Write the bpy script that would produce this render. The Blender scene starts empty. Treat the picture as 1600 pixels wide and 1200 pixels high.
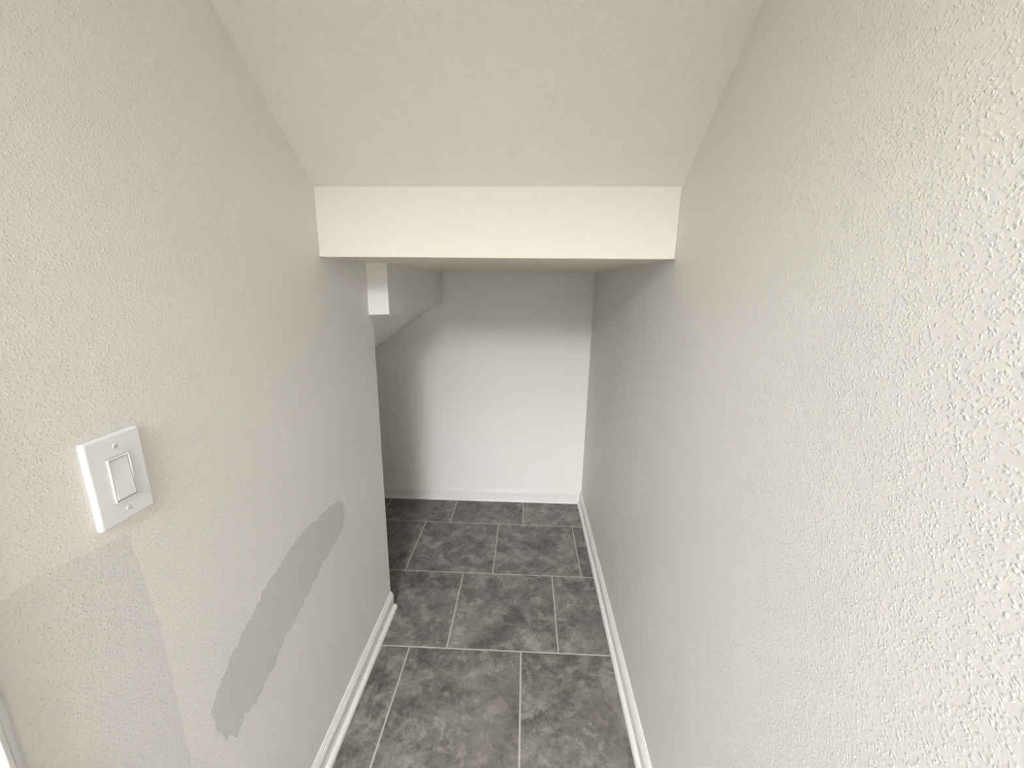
import bpy, bmesh, math, random
from mathutils import Vector, Matrix, noise

# ------------------------------------------------------------------ scale
# all layout numbers are in units of the camera height; S turns them to metres
S = 1.446
def V(x, y, z): return Vector((x * S, y * S, z * S))

sc = bpy.context.scene
C = sc.collection

# ------------------------------------------------------------------ camera
f_px, pitch, yaw, roll = 627.86, .23826, .03234, .01729
cy, sy = math.cos(yaw), math.sin(yaw)
F = Vector((-sy * math.cos(pitch), cy * math.cos(pitch), -math.sin(pitch)))
Rv = Vector((cy, sy, 0)); Uv = Rv.cross(F)
cr, sr = math.cos(roll), math.sin(roll)
R2 = cr * Rv + sr * Uv; U2 = -sr * Rv + cr * Uv
cd = bpy.data.cameras.new('camera'); cam = bpy.data.objects.new('camera', cd); C.objects.link(cam)
m = Matrix((R2, U2, -F)).transposed().to_4x4(); m.translation = V(0, 0, 1)
cam.matrix_world = m
cd.sensor_fit = 'HORIZONTAL'; cd.sensor_width = 36; cd.lens = f_px * 36 / 1600
cd.clip_start = .01; cd.clip_end = 50
sc.camera = cam

# ------------------------------------------------------------------ world, exposure
w = bpy.data.worlds.new('world'); sc.world = w; w.use_nodes = True
w.node_tree.nodes['Background'].inputs[0].default_value = (.8, .85, 1, 1)
w.node_tree.nodes['Background'].inputs[1].default_value = .3
vs = sc.view_settings
vs.view_transform = 'Standard'; vs.look = 'None'; vs.gamma = 1; vs.use_curve_mapping = False
vs.exposure = 0.0
sc.cycles.diffuse_bounces = 4; sc.cycles.glossy_bounces = 3
LAMP = 58.5            # emission of the square ceiling lamp of the room behind
LAMP_COL = (.960, .968, 1.0)
WIN = 8.0             # daylight through the window of the room behind
WIN_COL = (.93, .965, 1.0)
DOOR_Y = -.42          # the wall with the doorway behind the camera
HEAD = 1.495

def area_light(name, loc, rot, sx, sz, power, col):
    l = bpy.data.lights.new(name, 'AREA'); l.shape = 'RECTANGLE'; l.size = sx; l.size_y = sz
    l.energy = power; l.color = col
    o = bpy.data.objects.new(name, l); C.objects.link(o); o.location = loc; o.rotation_euler = rot
    return o
area_light('window_daylight', V(-.3, -3.62, 1.0), (math.radians(90), 0, 0), 1.5, 1.3, WIN, WIN_COL)

# ------------------------------------------------------------------ materials
class NT:
    def __init__(s, name):
        s.m = bpy.data.materials.new(name); s.m.use_nodes = True
        s.t = s.m.node_tree; s.b = s.t.nodes['Principled BSDF']
        s.co = s.n('ShaderNodeTexCoord').outputs['Object']
    def n(s, ty, **k):
        x = s.t.nodes.new(ty)
        for a, b in k.items(): setattr(x, a, b)
        return x
    def l(s, a, b): s.t.links.new(a, b)
    def put(s, sock, v):
        if isinstance(v, bpy.types.NodeSocket): s.l(v, sock)
        else: sock.default_value = v
    def math(s, op, a, b=None, c=None, clamp=False):
        x = s.n('ShaderNodeMath', operation=op); x.use_clamp = clamp
        s.put(x.inputs[0], a)
        if b is not None: s.put(x.inputs[1], b)
        if c is not None: s.put(x.inputs[2], c)
        return x.outputs[0]
    def noise(s, scale, detail=2, rough=.5, vec=None, dist=0):
        x = s.n('ShaderNodeTexNoise'); x.inputs['Scale'].default_value = scale
        x.inputs['Detail'].default_value = detail; x.inputs['Roughness'].default_value = rough
        x.inputs['Distortion'].default_value = dist
        s.l(vec if vec is not None else s.co, x.inputs['Vector']); return x.outputs[0]
    def ramp(s, v, stops):
        x = s.n('ShaderNodeValToRGB'); e = x.color_ramp.elements
        for i, (p, c) in enumerate(stops):
            if i < 2: q = e[i]
            else: q = e.new(p)
            q.position = p; q.color = (c, c, c, 1) if isinstance(c, (int, float)) else (*c, 1)
        s.l(v, x.inputs[0]); return x.outputs[0]
    def mix(s, f, a, b, ty='MIX'):
        x = s.n('ShaderNodeMix', data_type='RGBA', blend_type=ty)
        s.put(x.inputs['Factor'], f)
        for i, v in ((6, a), (7, b)):
            if not isinstance(v, bpy.types.NodeSocket): v = (*v, 1)
            s.put(x.inputs[i], v)
        return x.outputs[2]
    def bump(s, h, dist, strength=1):
        x = s.n('ShaderNodeBump'); x.inputs['Distance'].default_value = dist
        x.inputs['Strength'].default_value = strength
        s.l(h, x.inputs['Height']); s.l(x.outputs[0], s.b.inputs['Normal'])

def wall_paint(name, col, tex=1.0, rough=.55):
    k = NT(name)
    # sprayed orange-peel texture: flattened blobs over a fine grain
    vo = k.n('ShaderNodeTexVoronoi', feature='F1'); vo.inputs['Scale'].default_value = 215
    wrp = k.n('ShaderNodeVectorMath', operation='ADD'); nz = k.n('ShaderNodeTexNoise'); nz.inputs['Scale'].default_value = 260; nz.inputs['Detail'].default_value = 0
    k.l(k.co, nz.inputs['Vector'])
    sc_ = k.n('ShaderNodeVectorMath', operation='SCALE'); k.l(nz.outputs['Color'], sc_.inputs[0]); sc_.inputs['Scale'].default_value = .004
    k.l(k.co, wrp.inputs[0]); k.l(sc_.outputs[0], wrp.inputs[1]); k.l(wrp.outputs[0], vo.inputs['Vector'])
    a = k.ramp(vo.outputs['Distance'], [(.05, 1.), (.56, 0.)]); a.node.color_ramp.interpolation = 'EASE'
    a = k.math('MULTIPLY', a, k.ramp(k.noise(95, 1, .5), [(.36, .5), (.62, 1.)]))
    b = k.noise(330, 1, .5)
    c = k.noise(38, 1, .5)
    h = k.math('MULTIPLY_ADD', b, .22, a)
    h = k.math('MULTIPLY_ADD', c, .5, h)
    k.bump(h, .0009 * tex, .55)
    v = k.noise(1.6, 2, .5)
    d = k.math('MULTIPLY_ADD', k.math('SUBTRACT', v, .5), .05, 1.0)
    comb = k.n('ShaderNodeCombineColor')
    for i in range(3): k.l(d, comb.inputs[i])
    k.l(k.mix(1.0, col, comb.outputs[0], 'MULTIPLY'), k.b.inputs['Base Color'])
    k.b.inputs['Roughness'].default_value = rough
    k.b.inputs['Specular IOR Level'].default_value = .35
    return k.m

def plain(name, col, rough=.4, spec=.5):
    k = NT(name)
    v = k.noise(6, 2, .5)
    k.l(k.mix(k.math('MULTIPLY', v, .12), col, tuple(c * .9 for c in col)), k.b.inputs['Base Color'])
    k.b.inputs['Roughness'].default_value = rough
    k.b.inputs['Specular IOR Level'].default_value = spec
    return k.m

WALLC = (.828, .808, .768)
M = {}
M['wall'] = wall_paint('wall_paint', WALLC, 1.0)
M['patch'] = wall_paint('touch_up_paint', tuple(c * .80 for c in WALLC), .8)
M['patch2'] = wall_paint('wall_paint_darker', tuple(c * .91 for c in WALLC), 1.05)  # wall colour slightly darkened, for the square below the switch
M['ceiling'] = wall_paint('ceiling_paint', (.79, .747, .660), 1.5, .8)
M['header'] = wall_paint('header_paint', (.78, .738, .645), .5, .8)
M['trim'] = plain('trim_white', (.80, .785, .75), .32)
M['plastic'] = plain('switch_plastic', (.86, .855, .84), .28)
M['screw'] = plain('screw_paint', (.66, .655, .64), .3)
M['steel'] = plain('brushed_steel', (.55, .54, .52), .3); M['steel'].node_tree.nodes['Principled BSDF'].inputs['Metallic'].default_value = 1

def tile_mat():
    k = NT('stone_look_tile')
    P, Q, Y1, X0, OFF = .3162 * S, .31065 * S, .9233 * S, .0085 * S, .1053 * S
    sep = k.n('ShaderNodeSeparateXYZ'); k.l(k.co, sep.inputs[0]); x, y = sep.outputs[0], sep.outputs[1]
    v = k.math('DIVIDE', k.math('SUBTRACT', y, Y1), Q)
    row = k.math('FLOOR', v)
    fy = k.math('SUBTRACT', v, row)
    off = k.math('MULTIPLY', k.math('ADD', row, 1.), OFF)
    u = k.math('DIVIDE', k.math('SUBTRACT', k.math('SUBTRACT', x, X0), off), P)
    col = k.math('FLOOR', u)
    fx = k.math('SUBTRACT', u, col)
    dx = k.math('MULTIPLY', k.math('MINIMUM', fx, k.math('SUBTRACT', 1., fx)), P)
    dy = k.math('MULTIPLY', k.math('MINIMUM', fy, k.math('SUBTRACT', 1., fy)), Q)
    d = k.math('MINIMUM', dx, dy)
    g = k.n('ShaderNodeMapRange', interpolation_type='SMOOTHSTEP'); k.l(d, g.inputs[0])
    g.inputs[1].default_value = .0022; g.inputs[2].default_value = .0040
    tile = g.outputs[0]                                   # 0 in the grout, 1 on the tile
    cid = k.n('ShaderNodeCombineXYZ'); k.l(col, cid.inputs[0]); k.l(row, cid.inputs[1])
    wn = k.n('ShaderNodeTexWhiteNoise', noise_dimensions='3D'); k.l(cid.outputs[0], wn.inputs['Vector'])
    sh = k.n('ShaderNodeVectorMath', operation='MULTIPLY_ADD')
    k.l(wn.outputs['Color'], sh.inputs[0]); sh.inputs[1].default_value = (9, 9, 9); k.l(k.co, sh.inputs[2])
    vec = sh.outputs[0]
    big = k.noise(5.5, 3, .55, vec, .6)
    mid = k.noise(15, 6, .68, vec, .9)
    fine = k.noise(60, 6, .75, vec, .4)
    vein = k.noise(7, 7, .62, vec, 1.6)
    vein = k.math('ABSOLUTE', k.math('SUBTRACT', vein, .5))
    vein = k.ramp(vein, [(.0, 1.), (.05, 0.)])
    t = k.math('MULTIPLY_ADD', mid, .50, k.math('MULTIPLY', big, .60))
    t = k.math('MULTIPLY_ADD', fine, .42, t)
    t = k.ramp(t, [(.65, 0.), (.87, 1.)])
    c = k.mix(t, (.092, .085, .077), (.225, .214, .192))
    isl = k.noise(13, 9, .74, vec, .5)
    isl = k.ramp(isl, [(.51, 0.), (.59, 1.)])
    c = k.mix(k.math('MULTIPLY', isl, k.math('MULTIPLY_ADD', big, .9, .1)), c, (.37, .352, .312))
    c = k.mix(k.math('MULTIPLY', vein, k.math('MULTIPLY', fine, .45)), c, (.30, .28, .25))
    crk = k.noise(9, 8, .7, vec, 2.2)
    crk = k.ramp(k.math('ABSOLUTE', k.math('SUBTRACT', crk, .53)), [(.0, 1.), (.018, 0.)])
    c = k.mix(k.math('MULTIPLY', crk, .40), c, (.05, .045, .04))
    # a slight reddish or greenish cast in broad clouds
    hue = k.noise(3.2, 2, .5, vec)
    c = k.mix(k.math('MULTIPLY', k.ramp(hue, [(.50, 0.), (.68, 1.)]), .35), c, (.15, .125, .115))
    br = k.math('MULTIPLY_ADD', wn.outputs['Value'], .16, .92)
    bc = k.n('ShaderNodeCombineColor')
    for i in range(3): k.l(br, bc.inputs[i])
    c = k.mix(1.0, c, bc.outputs[0], 'MULTIPLY')
    gr = k.mix(k.noise(40, 2), (.40, .37, .325), (.50, .465, .41))
    k.l(k.mix(tile, gr, c), k.b.inputs['Base Color'])
    k.l(k.math('MULTIPLY_ADD', tile, -.40, k.math('MULTIPLY_ADD', t, .10, .84)), k.b.inputs['Roughness'])
    k.b.inputs['Specular IOR Level'].default_value = .4
    h = k.math('MULTIPLY_ADD', fine, .12, k.math('MULTIPLY', tile, 1.))
    h = k.math('MULTIPLY_ADD', mid, .25, h)
    k.bump(h, .0012, .6)
    return k.m
M['tile'] = tile_mat()

def emis(name, col, strength):
    k = NT(name); k.b.inputs['Base Color'].default_value = (.9, .9, .88, 1)
    k.b.inputs['Emission Color'].default_value = (*col, 1); k.b.inputs['Emission Strength'].default_value = strength
    return k.m

# ------------------------------------------------------------------ mesh helpers
def link(name, bm, mat, parent=None, bevel=0, smooth=False, segs=3):
    bmesh.ops.recalc_face_normals(bm, faces=bm.faces)
    me = bpy.data.meshes.new(name); bm.to_mesh(me); bm.free()
    me.materials.append(mat)
    o = bpy.data.objects.new(name, me); C.objects.link(o)
    if parent: o.parent = parent
    if bevel:
        b = o.modifiers.new('bevel', 'BEVEL'); b.width = bevel; b.segments = segs; b.limit_method = 'ANGLE'
        b.angle_limit = math.radians(25)
        me.polygons.foreach_set('use_smooth', [True] * len(me.polygons))
        b.harden_normals = True
    if smooth: me.polygons.foreach_set('use_smooth', [True] * len(me.polygons))
    return o
def hexa(bm, p):      # p: eight corners, bottom ring then top ring
    v = [bm.verts.new(q) for q in p]
    for f in ((0, 3, 2, 1), (4, 5, 6, 7), (0, 1, 5, 4), (1, 2, 6, 5), (2, 3, 7, 6), (3, 0, 4, 7)):
        bm.faces.new([v[i] for i in f])
def box(bm, x0, x1, y0, y1, z0, z1):
    hexa(bm, [V(x0, y0, z0), V(x1, y0, z0), V(x1, y1, z0), V(x0, y1, z0),
              V(x0, y0, z1), V(x1, y0, z1), V(x1, y1, z1), V(x0, y1, z1)])
def structure(o, label=None):
    o['kind'] = 'structure'
    if label: o['label'] = label
    return o
def thing(name, label, cat, loc, rz=0):
    o = bpy.data.objects.new(name, None); C.objects.link(o); o.location = loc; o.rotation_euler = (0, 0, rz)
    o.empty_display_size = .05; o['label'] = label; o['category'] = cat
    return o
def extrude_poly(bm, pts, axis_fn, d0, d1):
    a = [bm.verts.new(axis_fn(p, d0)) for p in pts]; b = [bm.verts.new(axis_fn(p, d1)) for p in pts]
    n = len(pts); bm.faces.new(a); bm.faces.new(b[::-1])
    for i in range(n): bm.faces.new((a[i], b[i], b[(i + 1) % n], a[(i + 1) % n]))

# ------------------------------------------------------------------ layout (camera heights)
XL = lambda y: -.408 + .0007 * y            # face of the left wall
XR = lambda y: .2741 + .0048 * y            # face of the right wall
YB = lambda x: 1.7492 + .0047 * x           # face of the back wall
YE = 1.0677                                 # where the left wall ends
HY = lambda x: .8061 - .0052 * x            # front of the header
ZB, ZT = 1.0498, 1.1757                     # bottom and top of the header
CS = .7608                                  # slope of the stair ceiling
TOP = 1.69                                  # flat ceiling
XA = -1.30                                  # far end of the alcove
TH = .08
HT = 1.9                                    # ceiling of the room behind

# floor
bm = bmesh.new(); box(bm, -2.2, 1.7, -3.5, 1.83, -.05, 0)
structure(link('floor', bm, M['tile']), 'grey stone-look tile floor with pale grout')

# right wall
bm = bmesh.new()
hexa(bm, [V(XR(DOOR_Y), DOOR_Y, 0), V(XR(DOOR_Y) + TH, DOOR_Y, 0), V(XR(1.83) + TH, 1.83, 0), V(XR(1.83), 1.83, 0),
          V(XR(DOOR_Y), DOOR_Y, TOP + .05), V(XR(DOOR_Y) + TH, DOOR_Y, TOP + .05), V(XR(1.83) + TH, 1.83, TOP + .05), V(XR(1.83), 1.83, TOP + .05)])
structure(link('wall_right', bm, M['wall']), 'textured off-white wall on the right')

# left wall with its door opening near the camera: one mesh of three blocks sharing the plane
DY0, DY1, DH = -.372, .178, 1.40
def wall_block(bm, y0, y1, z0, z1):
    hexa(bm, [V(XL(y0) - TH, y0, z0), V(XL(y0), y0, z0), V(XL(y1), y1, z0), V(XL(y1) - TH, y1, z0),
              V(XL(y0) - TH, y0, z1), V(XL(y0), y0, z1), V(XL(y1), y1, z1), V(XL(y1) - TH, y1, z1)])
bm = bmesh.new()
prof = [(DOOR_Y, 0), (DY0, 0), (DY0, DH), (DY1, DH), (DY1, 0), (YE, 0), (YE, TOP + .05), (DOOR_Y, TOP + .05)]
a = [bm.verts.new(V(XL(y), y, z)) for y, z in prof]; b = [bm.verts.new(V(XL(y) - TH, y, z)) for y, z in prof]
bm.faces.new(a); bm.faces.new(b[::-1])
for i in range(8): bm.faces.new((a[i], b[i], b[(i + 1) % 8], a[(i + 1) % 8]))
bm.normal_update(); bmesh.ops.triangulate(bm, faces=[f for f in bm.faces if len(f.verts) > 4])
wl = structure(link('wall_left', bm, M['wall'], bevel=.003), 'textured off-white wall on the left with a touch-up stripe and a darker square')

# back wall
bm = bmesh.new()
x0, x1 = XA - TH, .2825
hexa(bm, [V(x0, YB(x0), 0), V(x1, YB(x1), 0), V(x1, 1.83, 0), V(x0, 1.83, 0),
          V(x0, YB(x0), 1.15), V(x1, YB(x1), 1.15), V(x1, 1.83, 1.15), V(x0, 1.83, 1.15)])
structure(link('wall_back', bm, M['wall']), 'off-white wall at the back')
# alcove: the return behind the left wall and its far end
bm = bmesh.new(); box(bm, XA - TH, -.408 - TH, YE - TH, YE - .001, 0, 1.1)
structure(link('wall_alcove_front', bm, M['wall']))
bm = bmesh.new(); box(bm, XA - TH, XA, YE - .001, 1.742, 0, .5)
structure(link('wall_alcove_left', bm, M['wall']))

# sloping stair ceiling over the camera + flat ceiling, one sheet with thickness
ys = .8061 - (TOP - ZT) / CS
bm = bmesh.new()
def ceil_ring(x, st):
    h = HY(x)
    return [V(x, DOOR_Y, TOP), V(x, ys, TOP), V(x, h + .01, ZT + st - .0076), V(x, h + .01, ZT + st + .08), V(x, ys, TOP + .09), V(x, DOOR_Y, TOP + .09)]
A = [bm.verts.new(p) for p in ceil_ring(-.47, 0)]; B = [bm.verts.new(p) for p in ceil_ring(.34, .0063)]
n = 6
bm.faces.new(A); bm.faces.new(B[::-1])
for i in range(n): bm.faces.new((A[i], B[i], B[(i + 1) % n], A[(i + 1) % n]))
structure(link('ceiling', bm, M['ceiling'], bevel=.004), 'textured cream ceiling sloping down under the stairs')

# header beam face and the low ceiling behind it: one box
xa, xb = -.4079, .281
bm = bmesh.new()
hexa(bm, [V(-.4075, HY(-.41), ZB), V(.2779, HY(.278), ZB + .0047), V(.2825, YB(.28) + .01, ZB + .0117), V(-.4075, YB(-.41) + .01, ZB + .0070),
          V(-.4075, HY(-.41), ZT + .03), V(.2779, HY(.278), ZT + .036), V(.2825, YB(.28) + .01, ZT + .036), V(-.4075, YB(-.41) + .01, ZT + .03)])
structure(link('ceiling_header', bm, M['header'], bevel=.0025), 'cream dropped header with flat low ceiling')

# boxed stringer hanging below the low ceiling, left
bm = bmesh.new()
hexa(bm, [V(-.4305, 1.0405, .9205), V(-.3542, 1.0405, .9240), V(-.3575, 1.752, .9190), V(-.4305, 1.752, .9190),
          V(-.4305, 1.0405, 1.06), V(-.3542, 1.0405, 1.06), V(-.3575, 1.752, 1.065), V(-.4305, 1.752, 1.065)])
structure(link('ceiling_bulkhead', bm, M['wall'], bevel=.002), 'boxed bulkhead under the low ceiling')

# sloping soffit of the lower flight in the alcove
bm = bmesh.new()
sl = .7245
def sof(y):
    x0 = -.4105
    return [V(x0 + .0, y, .9185), V(x0, y, .9070), V(XA - .02, y, .9070 - sl * (x0 - XA + .02)), V(XA - .02, y, 1.1), V(x0, y, 1.1)]
A = [bm.verts.new(p) for p in sof(1.069)]; B = [bm.verts.new(p) for p in sof(1.748)]
bm.faces.new(A); bm.faces.new(B[::-1])
for i in range(5): bm.faces.new((A[i], B[i], B[(i + 1) % 5], A[(i + 1) % 5]))
structure(link('ceiling_alcove', bm, M['wall'], bevel=.002), 'soffit sloping down to the left')

# ------------------------------------------------------------------ room behind the camera
def wall_y(name, y0, y1, x0, x1, hole=None):
    bm = bmesh.new()
    if hole:
        hx0, hx1, hz0, hz1 = hole
        if hz0 <= 0: pr = [(x0, 0), (hx0, 0), (hx0, hz1), (hx1, hz1), (hx1, 0), (x1, 0), (x1, HT + .09), (x0, HT + .09)]
        extrude_poly(bm, pr, lambda p, d: V(p[0], d, p[1]), y0, y1)
        bm.normal_update(); bmesh.ops.triangulate(bm, faces=[f for f in bm.faces if len(f.verts) > 4])
    else: box(bm, x0, x1, y0, y1, 0, HT + .09)
    return structure(link(name, bm, M['wall']))
wall_y('wall_front', DOOR_Y - .08, DOOR_Y, -2.2, 1.7, (-.400, .265, 0, HEAD))
bm = bmesh.new(); box(bm, -2.28, -2.2, -3.5, DOOR_Y, 0, HT + .09); structure(link('wall_hall_left', bm, M['wall']))
bm = bmesh.new(); box(bm, 1.7, 1.78, -3.5, DOOR_Y, 0, HT + .09); structure(link('wall_hall_right', bm, M['wall']))
bm = bmesh.new(); box(bm, -2.2, 1.7, -3.5, DOOR_Y - .08, HT, HT + .09); structure(link('ceiling_hall', bm, M['ceiling']))
# rear wall with a window opening: ring of four blocks in one mesh
bm = bmesh.new()
wx0, wx1, wz0, wz1 = -.85, .25, .55, 1.45
box(bm, -2.28, wx0, -3.58, -3.5, 0, HT + .09); box(bm, wx1, 1.78, -3.58, -3.5, 0, HT + .09)
box(bm, wx0, wx1, -3.58, -3.5, 0, wz0); box(bm, wx0, wx1, -3.58, -3.5, wz1, HT + .09)
structure(link('wall_hall_rear', bm, M['wall']))
bm = bmesh.new()
for (a0, a1, b0, b1) in ((wx0, wx1, wz0, wz0 + .03), (wx0, wx1, wz1 - .03, wz1), (wx0, wx0 + .03, wz0, wz1), (wx1 - .03, wx1, wz0, wz1), (wx0, wx1, .985, 1.015)):
    box(bm, a0, a1, -3.56, -3.52, b0, b1)
structure(link('window_1', bm, M['trim']))

# ceiling lamp of the room behind, seen only by its light
def disc(bm, c, r, z0, z1, seg=48, r2=None):
    r2 = r if r2 is None else r2
    lo = [bm.verts.new((c[0] + r2 * math.cos(2 * math.pi * i / seg), c[1] + r2 * math.sin(2 * math.pi * i / seg), z0)) for i in range(seg)]
    hi = [bm.verts.new((c[0] + r * math.cos(2 * math.pi * i / seg), c[1] + r * math.sin(2 * math.pi * i / seg), z1)) for i in range(seg)]
    bm.faces.new(lo); bm.faces.new(hi[::-1])
    for i in range(seg): bm.faces.new((lo[i], hi[i], hi[(i + 1) % seg], lo[(i + 1) % seg]))
LP = V(-.24, -2.05, HT)
lamp = thing('ceiling_light', 'large rectangular white ceiling lamp in the room behind the doorway', 'ceiling light', LP)
def tray(name, x0, x1, y0, y1, z0, X, Y, z1, mat):
    bm = bmesh.new()
    hexa(bm, [Vector(p) for p in ((-x0,-y0,z0),(x0,-y0,z0),(x0,y0,z0),(-x0,y0,z0),(-X,-Y,z1),(X,-Y,z1),(X,Y,z1),(-X,Y,z1))])
    return link(name, bm, mat, lamp)
tray('base', .52, 0, 1.27, 0, -.03, .52, 1.27, 0, M['trim'])
tray('diffuser', .47, 0, 1.22, 0, -.10, .50, 1.25, -.03, emis('lamp_diffuser', LAMP_COL, LAMP))

# ------------------------------------------------------------------ baseboards with shoe moulding
PROF = [(0, 83), (3.5, 83), (4.5, 82), (4.8, 78.5), (7.6, 77.5), (8.4, 76), (8.6, 71.5), (11, 70.5), (11.8, 69), (12, 64), (13.8, 62.5), (14.4, 60),
        (14.2, 56), (12.4, 54), (12.4, 15), (17, 15), (20.5, 14.3), (24, 12.2), (26.6, 8.6), (28, 4), (28.2, 0), (0, 0)]
def baseboard(name, path, label):
    """path: (point, inward direction, miter vector) at each end; profile is swept between them"""
    bm = bmesh.new(); rings = []
    for P, D in path:
        rings.append([bm.verts.new(Vector(P) + Vector(D) * (t / 1000) + Vector((0, 0, z / 1000))) for t, z in PROF])
    a, b = rings; n = len(PROF)
    bm.faces.new(a); bm.faces.new(b[::-1])
    for i in range(n): bm.faces.new((a[i], b[i], b[(i + 1) % n], a[(i + 1) % n]))
    return structure(link(name, bm, M['trim']), label)
baseboard('baseboard_left', [(V(XL(.236), .236, 0), (1, 0, 0)), (V(XL(YE - .002), YE - .002, 0), (1, 0, 0))], 'white baseboard with shoe moulding along the left wall')
xr = XR(1.7505)
baseboard('baseboard_right', [(V(XR(DOOR_Y), DOOR_Y, 0), (-1, 0, 0)), (V(xr, YB(xr), 0), (-1, -1, 0))], 'white baseboard with shoe moulding along the right wall')
baseboard('baseboard_back', [(V(XA, YB(XA), 0), (0, -1, 0)), (V(xr, YB(xr), 0), (-1, -1, 0))], 'white baseboard with shoe moulding along the back wall')

# ------------------------------------------------------------------ touch-up stripe and darker square on the left wall
random.seed(4)
def patch(name, pts, mat, jit, th, label, step=.004):
    out = []
    n = len(pts)
    for i in range(n):
        p, q = pts[i], pts[(i + 1) % n]
        L = math.hypot(q[0] - p[0], q[1] - p[1]); kk = max(1, int(L / step))
        for j in range(kk):
            t = j / kk; y = p[0] + (q[0] - p[0]) * t; z = p[1] + (q[1] - p[1]) * t
            nv = noise.noise(Vector((y * 75, z * 75, 3.1))); nv2 = noise.noise(Vector((y * 75, z * 75, 9.7)))
            out.append((y + jit * nv, z + jit * (nv2 + .5 * random.uniform(-1, 1))))
    bm = bmesh.new()
    a = [bm.verts.new(V(XL(y), y, z) + Vector((-.002, 0, 0))) for y, z in out]
    b = [bm.verts.new(V(XL(y), y, z) + Vector((th, 0, 0))) for y, z in out]
    f = bm.faces.new(a); g = bm.faces.new(b[::-1]); nn = len(out)
    for i in range(nn): bm.faces.new((a[i], b[i], b[(i + 1) % nn], a[(i + 1) % nn]))
    bm.normal_update(); bmesh.ops.triangulate(bm, faces=[f, g])
    o = link(name, bm, mat, wl); o['label'] = label
    return o
patch('wall_patch', [(.401, .436), (.4275, .4687), (.5458, .5305), (.5815, .533), (.6453, .5523), (.7015, .5408), (.7600, .5415), (.7982, .531), (.8206, .4938),
                      (.8034, .455), (.6933, .4316), (.5731, .3955), (.4788, .3576), (.456, .3685), (.4377, .353), (.4145, .3775)],
      M['patch'], .0065, .00025, 'darker grey stripe of touch-up paint')
patch('wall_patch', [(.232, .752), (.278, .754), (.352, .744), (.358, .70), (.363, .644), (.3655, .542), (.3650, .40), (.364, .25), (.232, .25)],
      M['patch2'], .003, .00012, 'large slightly darker square below the switch')

# ------------------------------------------------------------------ light switch
syc, szc = (.3287 + .3835) / 2, (.7620 + .8515) / 2
sw = thing('light_switch', 'white rocker light switch with screwed plate on the left wall', 'light switch', V(XL(syc), syc, szc) + Vector((.0002, 0, 0)))
# local: x out of the wall, y along the wall, z up (metres)
def rrect(wd, ht, r, seg=6):
    pts = []
    for cx, cz, a0 in ((wd / 2 - r, ht / 2 - r, 0), (-wd / 2 + r, ht / 2 - r, 90), (-wd / 2 + r, -ht / 2 + r, 180), (wd / 2 - r, -ht / 2 + r, 270)):
        for i in range(seg + 1):
            an = math.radians(a0 + 90 * i / seg); pts.append((cx + r * math.cos(an), cz + r * math.sin(an)))
    return pts
def loft(bm, rings, cap=True):
    R = [[bm.verts.new((x, y, z)) for (y, z) in pts] for x, pts in rings]
    for A_, B_ in zip(R, R[1:]):
        n = len(A_)
        for i in range(n): bm.faces.new((A_[i], A_[(i + 1) % n], B_[(i + 1) % n], B_[i]))
    if cap: bm.faces.new(R[0]); bm.faces.new(R[-1])
    return R
PW, PH = .0792, .1294
bm = bmesh.new()
R = loft(bm, [(.0, rrect(PW + .002, PH + .002, .003)), (.0040, rrect(PW + .002, PH + .002, .003)), (.0062, rrect(PW, PH, .003)), (.0071, rrect(PW - .0018, PH - .0018, .003)),
              (.0075, rrect(PW - .005, PH - .005, .0025)), (.0076, rrect(.0345, .0685, .0015)), (.0060, rrect(.0334, .0674, .001)), (.0005, rrect(.0334, .0674, .001))], cap=False)
bm.faces.new(R[0][::-1]); bm.faces.new(R[-1])
plate = link('wall_plate', bm, M['plastic'], sw)
bm = bmesh.new()   # rocker frame
R = loft(bm, [(.0045, rrect(.0328, .0668, .001)), (.0092, rrect(.0328, .0668, .001)), (.0099, rrect(.0316, .0656, .001)), (.0100, rrect(.0292, .0632, .0008)), (.0050, rrect(.0290, .0630, .0008))], cap=False)
bm.faces.new(R[0][::-1]); bm.faces.new(R[-1])
fr = link('switch_frame', bm, M['plastic'], sw)
bm = bmesh.new()   # rocker paddle, top pressed in
pd = [(-.0274 / 2, .0606 / 2), (.0274 / 2, .0606 / 2)]
hw, hh = .0133, .0302
ring = [(hh, .0074), (hh - .0008, .0082), (0, .0094), (-hh + .0008, .0112), (-hh, .0104), (-hh, .0052), (hh, .0052)]
a = [bm.verts.new((x, -hw, z)) for z, x in ring]; b = [bm.verts.new((x, hw, z)) for z, x in ring]
bm.faces.new(a); bm.faces.new(b[::-1]); n = len(ring)
for i in range(n): bm.faces.new((a[i], b[i], b[(i + 1) % n], a[(i + 1) % n]))
link('rocker', bm, M['plastic'], sw, bevel=.0004, segs=2)
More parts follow.
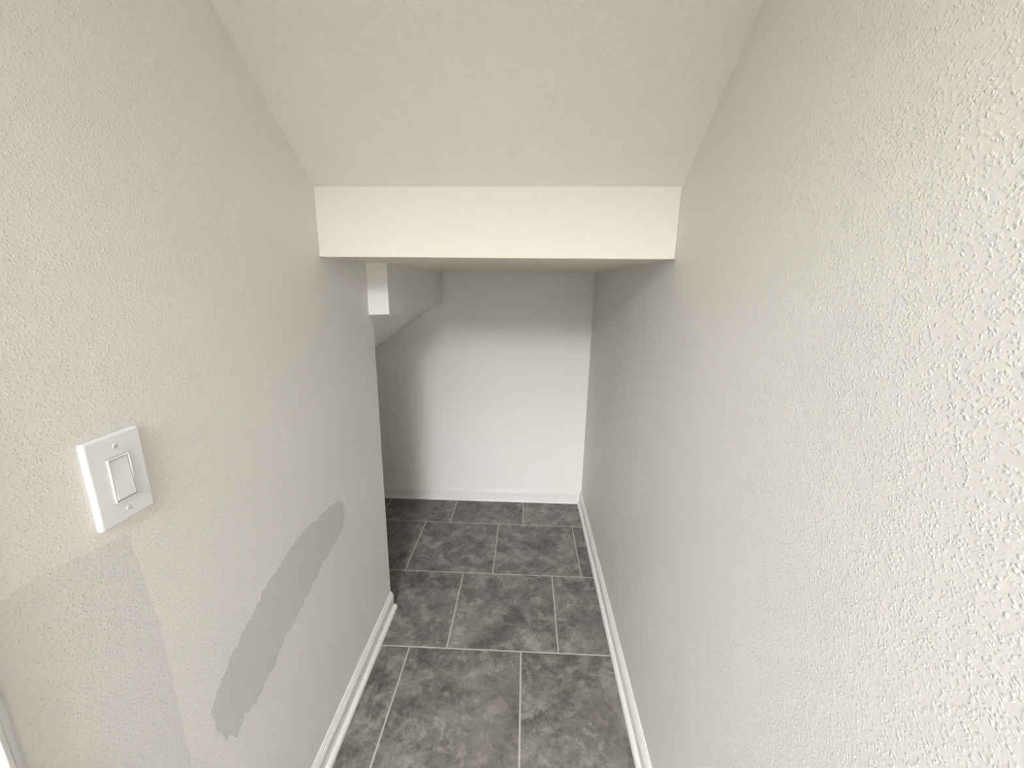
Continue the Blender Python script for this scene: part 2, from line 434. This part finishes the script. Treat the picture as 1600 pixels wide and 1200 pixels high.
for zz, ang in ((.0484, 20), (-.0484, -35)):
    bm = bmesh.new()
    c = 28
    def circ(r): return [(r * math.cos(2 * math.pi * i / c), zz + r * math.sin(2 * math.pi * i / c)) for i in range(c)]
    R = loft(bm, [(.0072, circ(.0037)), (.0082, circ(.0036)), (.0088, circ(.0029)), (.0090, circ(.0018)), ], cap=False)
    bm.faces.new(R[0][::-1]); bm.faces.new(R[-1])
    o = link('screw', bm, M['screw'], sw, smooth=True)
    # slot: dark groove cut as a thin recessed bar standing proud of nothing
    cut = bmesh.new()
    ca, sa = math.cos(math.radians(ang)), math.sin(math.radians(ang))
    q = [(-.0032, -.0008), (.0032, -.0008), (.0032, .0008), (-.0032, .0008)]
    lo = [cut.verts.new((.0074, u * ca - v * sa, zz + u * sa + v * ca)) for u, v in q]
    hi = [cut.verts.new((.0110, u * ca - v * sa, zz + u * sa + v * ca)) for u, v in q]
    cut.faces.new(lo[::-1]); cut.faces.new(hi)
    for i in range(4): cut.faces.new((lo[i], lo[(i + 1) % 4], hi[(i + 1) % 4], hi[i]))
    bmesh.ops.recalc_face_normals(cut, faces=cut.faces)
    # cut the slot by evaluating a boolean once, then drop the cutter
    cm = bpy.data.meshes.new('cut'); cut.to_mesh(cm); cut.free()
    co = bpy.data.objects.new('cut', cm); C.objects.link(co); co.parent = sw
    bo = o.modifiers.new('slot', 'BOOLEAN'); bo.object = co; bo.operation = 'DIFFERENCE'; bo.solver = 'EXACT'
    bpy.context.view_layer.update()
    dg = bpy.context.evaluated_depsgraph_get()
    nm = bpy.data.meshes.new_from_object(o.evaluated_get(dg)); o.modifiers.clear(); o.data = nm
    nm.polygons.foreach_set('use_smooth', [False] * len(nm.polygons))
    bpy.data.objects.remove(co, do_unlink=True)

# ------------------------------------------------------------------ door on the left wall beside the camera
door = bpy.data.objects.new('door_1', None); C.objects.link(door); door.location = V(-.408, (DY0 + DY1) / 2, 0); door['kind'] = 'structure'
door['label'] = 'white door with white casing on the left wall'
dl = door.location
CP = [(0, 0), (0, 6), (4, 8.5), (9, 9.5), (12, 13.5), (17, 14.5), (21, 12.5), (38, 10.5), (47, 10), (52, 12), (57, 10), (57, 0)]
# (mm across from the outer edge towards the opening, mm out of the wall)
def casing(side):
    bm = bmesh.new()
    CW = .057
    rings = []
    if side != 'head':
        yb = (DY1 if side == 'near' else DY0); sg = 1 if side == 'near' else -1
        for top in (0, 1):
            ring = []
            for s, t in CP:
                s /= 1000; t /= 1000
                yy = yb * S + sg * (CW + .004 + .02 - .0 - s) ; z = 0 if not top else DH * S + (CW + .004 - s) + .0
                ring.append(bm.verts.new(Vector((-.408 * S + t, yy, z)) - dl))
            rings.append(ring)
    else:
        for yb, sg in ((DY0, -1), (DY1, 1)):
            ring = []
            for s, t in CP:
                s /= 1000; t /= 1000
                ring.append(bm.verts.new(Vector((-.408 * S + t, yb * S + sg * (CW + .004 + .02 - s), DH * S + (CW + .004 - s))) - dl))
            rings.append(ring)
    a, b = rings; n = len(CP)
    bm.faces.new(a); bm.faces.new(b[::-1])
    for i in range(n): bm.faces.new((a[i], b[i], b[(i + 1) % n], a[(i + 1) % n]))
    return link('door_casing', bm, M['trim'], door, bevel=.0008, segs=2)
casing('near'); casing('head')
bm = bmesh.new()
def lbox(bm, x0, x1, y0, y1, z0, z1):
    hexa(bm, [Vector(p) - dl for p in ((x0, y0, z0), (x1, y0, z0), (x1, y1, z0), (x0, y1, z0), (x0, y0, z1), (x1, y0, z1), (x1, y1, z1), (x0, y1, z1))])
xw = -.408 * S
y0, y1, zh = DY0 * S + .003, DY1 * S - .003, DH * S - .004
stile, rail = .11, .12
lbox(bm, xw - .045, xw - .012, y0, y1, .008, zh)
link('door_panel', bm, M['trim'], door)
bm = bmesh.new()
for a0, a1, b0, b1 in ((y0, y0 + stile, .008, zh), (y1 - stile, y1, .008, zh), (y0 + stile, y1 - stile, .008, .24), (y0 + stile, y1 - stile, zh - rail, zh), (y0 + stile, y1 - stile, .9, 1.05)):
    lbox(bm, xw - .012, xw - .004, a0, a1, b0, b1)
link('door_frame', bm, M['trim'], door, bevel=.003, segs=2)
bm = bmesh.new()
bmesh.ops.create_uvsphere(bm, u_segments=24, v_segments=16, radius=.027, matrix=Matrix.Translation(Vector((xw + .045, y0 + .07, .95)) - dl))
bmesh.ops.create_cone(bm, segments=24, radius1=.03, radius2=.012, depth=.03, cap_ends=True,
                      matrix=Matrix.Translation(Vector((xw + .011, y0 + .07, .95)) - dl) @ Matrix.Rotation(math.radians(90), 4, 'Y'))
link('door_knob', bm, M['steel'], door, smooth=True)
